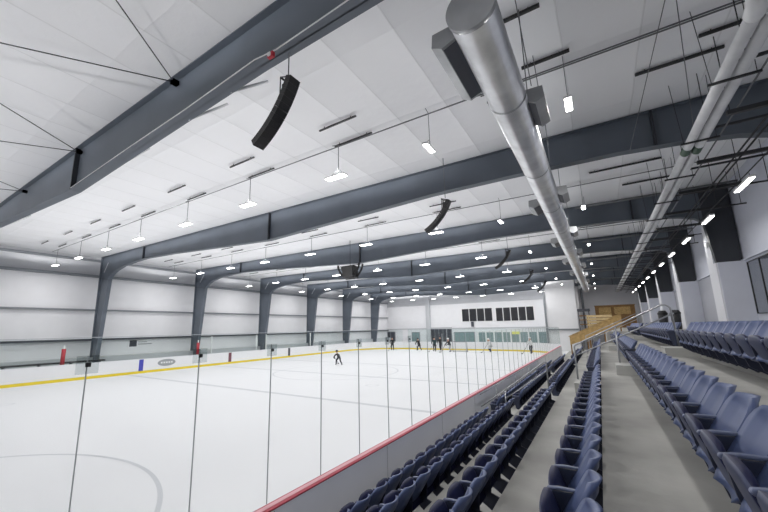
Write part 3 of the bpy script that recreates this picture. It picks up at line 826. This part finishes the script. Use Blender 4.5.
t = tag(bx('yellow_notice', -12.3, -11.1, YW-.2, YW-.05, e(-1.42), e(-1.0), mat('yellow_notice', (.75, .75, .2), .5)), 'yellow notice on the end wall behind the goalkeeper', 'notice')

# ------------------------------------------------------------------ goal
t = thing('hockey_goal', 'hockey goal frame with net before the end boards', 'goal', (-16.4, 47.4, 0))
b = NB(); tube(b, [(-1, 0, 0), (-1, 0, 1.35), (1, 0, 1.35), (1, 0, 0)], .045, 8); obj('goal_frame', b, REDP if False else GIRT, t)
b = NB(); tube(b, [(-1, 0, .03), (-.8, .9, .03), (.8, .9, .03), (1, 0, .03)], .04, 8); tube(b, [(-1, 0, 1.35), (-.7, .5, 1.3), (.7, .5, 1.3), (1, 0, 1.35)], .03, 8); obj('base_frame', b, GIRT, t)
b = NB()
for k in range(12):
    x = -.8+1.6*k/11
    tube(b, [(x*.87, .5, 1.3), (x, .9, .03)], .008, 4)
for k in range(8):
    z = .1+k*.16; yy = .9-.4*z/1.3
    tube(b, [(-.95, .05, z), (-.75, yy, z), (.75, yy, z), (.95, .05, z)], .008, 4)
obj('net', b, WHT, t)

# ------------------------------------------------------------------ skaters
def human(name, lab, loc, rz, mats, lean=0., crouch=0., stride=.2, arms=.5, bulk=1., h=2.0):
    """continuous skinned figure; mats = (jersey, pants, socks); legs, hips and torso bend with crouch and lean"""
    S = h/1.8
    root = thing(name, lab, 'person', loc, rz, 'people on the ice')
    hipz = (.93-.30*crouch); sh = .50
    dirv = Vector((math.sin(lean), 0, math.cos(lean)))
    hip = Vector((0, 0, hipz)); chest = hip+dirv*.30; neck = hip+dirv*.54; headb = neck+Vector((math.sin(lean*.5), 0, math.cos(lean*.5)))*.10
    headt = headb+Vector((math.sin(lean*.4), 0, math.cos(lean*.4)))*.18
    V = []; E = []; R = []
    def add(p, r, prev=None):
        V.append(Vector(p)); R.append(r*bulk if r > .06 else r)
        if prev is not None: E.append((prev, len(V)-1))
        return len(V)-1
    pv = add(hip, .15); ch = add(chest, .165, pv); nk = add(neck, .085, ch); hb_ = add(headb, .085, nk); hd = add(headt, .10, hb_); ht_ = add(headt+Vector((0, 0, .07)), .06, hd)
    for s in (-1, 1):
        hj = add(hip+Vector((0, s*.11, -.05)), .115, pv)
        kx = .05+.22*crouch+s*stride*.5; fx = s*stride*1.2-.12*crouch
        kz = .50-.10*crouch
        kn = add((kx, s*.15, kz), .085, hj); an = add((fx, s*.17, .13), .06, kn); add((fx+.16, s*.18, .07), .055, an)
        sj = add(neck+Vector((0, s*.19, -.05)), .085, nk)
        el = add(neck+Vector((.12+.2*arms, s*(.30), -.30)), .065, sj); wr = add(neck+Vector((.34+.25*arms, s*.16, -.42)), .048, el); add(neck+Vector((.43+.25*arms, s*.13, -.46)), .045, wr)
    me = bpy.data.meshes.new(name); me.from_pydata([v*S for v in V], E, []); 
    o = bpy.data.objects.new('body', me); C.objects.link(o); m = o.modifiers.new('s', 'SKIN')
    for i, r in enumerate(R): me.skin_vertices[0].data[i].radius = (r*S, r*S)
    me.skin_vertices[0].data[0].use_root = True
    m2 = o.modifiers.new('u', 'SUBSURF'); m2.levels = 1; m2.render_levels = 1
    dg = bpy.context.evaluated_depsgraph_get(); dg.update(); em = bpy.data.meshes.new_from_object(o.evaluated_get(dg)); 
    bpy.data.objects.remove(o); 
    for mm in (mats[0], mats[1], mats[2], SKIN, DARK): em.materials.append(mm)
    for p in em.polygons:
        p.use_smooth = True; c = p.center/S
        if c.z < .16: k = 4
        elif c.z < .50-.1*crouch: k = 2
        elif c.z < hipz+.04 and (c-hip).length < .6 and c.x < .35: k = 1
        elif (c-Vector(headb)).length < .13 or c.z > headb.z: k = 3
        else: k = 0
        p.material_index = k
    bo = bpy.data.objects.new('body', em); C.objects.link(bo); bo.parent = root
    b = NB(); bmesh.ops.create_uvsphere(b, u_segments=14, v_segments=8, radius=.135*S)
    for v in b.verts: v.co.z *= .95; 
    hc = (headt+Vector((-.01, 0, .03)))*S
    for v in b.verts: v.co += hc
    bmesh.ops.delete(b, geom=[v for v in b.verts if v.co.z < hc.z-.05*S], context='VERTS')
    for f_ in b.faces: f_.smooth = True
    obj('helmet', b, WHT if mats[0] is JER_W or mats[1] is PNT_W else DARK, root)
    hand = neck+Vector((.46+.25*arms, 0, -.46))
    return root, [loc[0]+(hand.x*math.cos(rz))*S, loc[1]+(hand.x*math.sin(rz))*S, hand.z*S]
def stick(hand, rz, lab, ln=1.0):
    t = thing('hockey_stick', lab, 'hockey stick', (hand[0], hand[1], 0), rz, 'hockey sticks')
    b = NB(); tube(b, [(-.05, .2, hand[2]+.25), (-.0, .0, hand[2]-.02), (.35*ln, -.45, .06)], .02, 6); obj('shaft', b, DARK, t)
    b = NB(); box(b, .33*ln, .62*ln, -.47, -.44, .01, .10); obj('blade', b, DARK, t)
def ICE_AT(px, py):          # point on the ice, taken once from the photograph's survey
    return None
F_ = [((-26.9, 47.3), -1.2, (JER_D, PNT_D, PNT_D), .25, .2, 'skater in black standing at the left end boards by the dark door', 1.),
      ((-22.7, 47.9), 2.6, (JER_D, PNT_D, TEAL_J), .5, .5, 'crouching dark skater at the end boards, second from left', 1.),
      ((-19.9, 47.0), -1.5, (TEAL_J, PNT_D, PNT_D), .2, .2, 'dark skater left of the pair before the tall dark doors', 1.),
      ((-19.9, 49.2), -1.8, (JER_D, PNT_D, PNT_D), .15, .1, 'dark skater right of the pair before the tall dark doors', 1.),
      ((-17.4, 46.4), -2.2, (JER_D, PNT_W, PNT_W), .45, .4, 'skater with white helmet and black jersey left of the goal', 1.),
      ((-12.4, 47.6), -1.9, (JER_W, JER_W, PNT_D), .45, .6, 'bulky goalkeeper in white crouching beyond the goal', 1.45),
      ((-7.35, 46.8), -2.0, (JER_W, PNT_D, PNT_D), .2, .2, 'skater in white top and black pants near the right corner', .95)]
for (xy), rz, ms, le, cr, lab, bk in F_:
    r_, hnd = human('skater', lab, (xy[0], xy[1], 0), rz, ms, le, cr, .15, .3, bk)
    stick(hnd, rz, 'stick held by the ' + lab.split(' standing')[0].split(' crouching')[0])
r_, hnd = human('skater', 'lone dark skater leaning forward at mid ice near the far boards', (-21.1, 26.8, 0), 2.6, (JER_D, PNT_D, PNT_D), 1.0, .6, .3, .2, .85, 1.75)
stick(hnd, 2.6, 'stick held by the lone skater at mid ice')

# ------------------------------------------------------------------ world, camera, colour
w = bpy.data.worlds.new('w'); bpy.context.scene.world = w; w.use_nodes = True
w.node_tree.nodes['Background'].inputs[0].default_value = (.8, .85, .9, 1); w.node_tree.nodes['Background'].inputs[1].default_value = .3
cam = bpy.data.cameras.new('camera'); co = bpy.data.objects.new('camera', cam); C.objects.link(co)
f_px, yaw, pit, rol = 348.065, math.radians(32.7993), math.radians(10.18388), math.radians(-1.05069)
cam.sensor_fit = 'HORIZONTAL'; cam.sensor_width = 36; cam.lens = f_px*36/768
cam.shift_x = .3198*40/768; cam.shift_y = .2361*40/768
cam.clip_start = .05; cam.clip_end = 300
Fv = Vector((-math.sin(yaw)*math.cos(pit), math.cos(yaw)*math.cos(pit), math.sin(pit)))
Rv = Vector((math.cos(yaw), math.sin(yaw), 0)); Uv = Rv.cross(Fv)
R2 = Rv*math.cos(rol)+Uv*math.sin(rol); U2 = -Rv*math.sin(rol)+Uv*math.cos(rol)
M = Matrix((R2, U2, -Fv)).transposed().to_4x4(); M.translation = (0, 0, ZC)
co.matrix_world = M
sc = bpy.context.scene; sc.camera = co
sc.view_settings.view_transform = 'Standard'; sc.view_settings.look = 'None'; sc.view_settings.gamma = 1
sc.view_settings.use_curve_mapping = False
sc.view_settings.exposure = -0.40
sc.cycles.max_bounces = 8; sc.cycles.diffuse_bounces = 5; sc.cycles.transparent_max_bounces = 16; sc.cycles.sample_clamp_indirect = 6
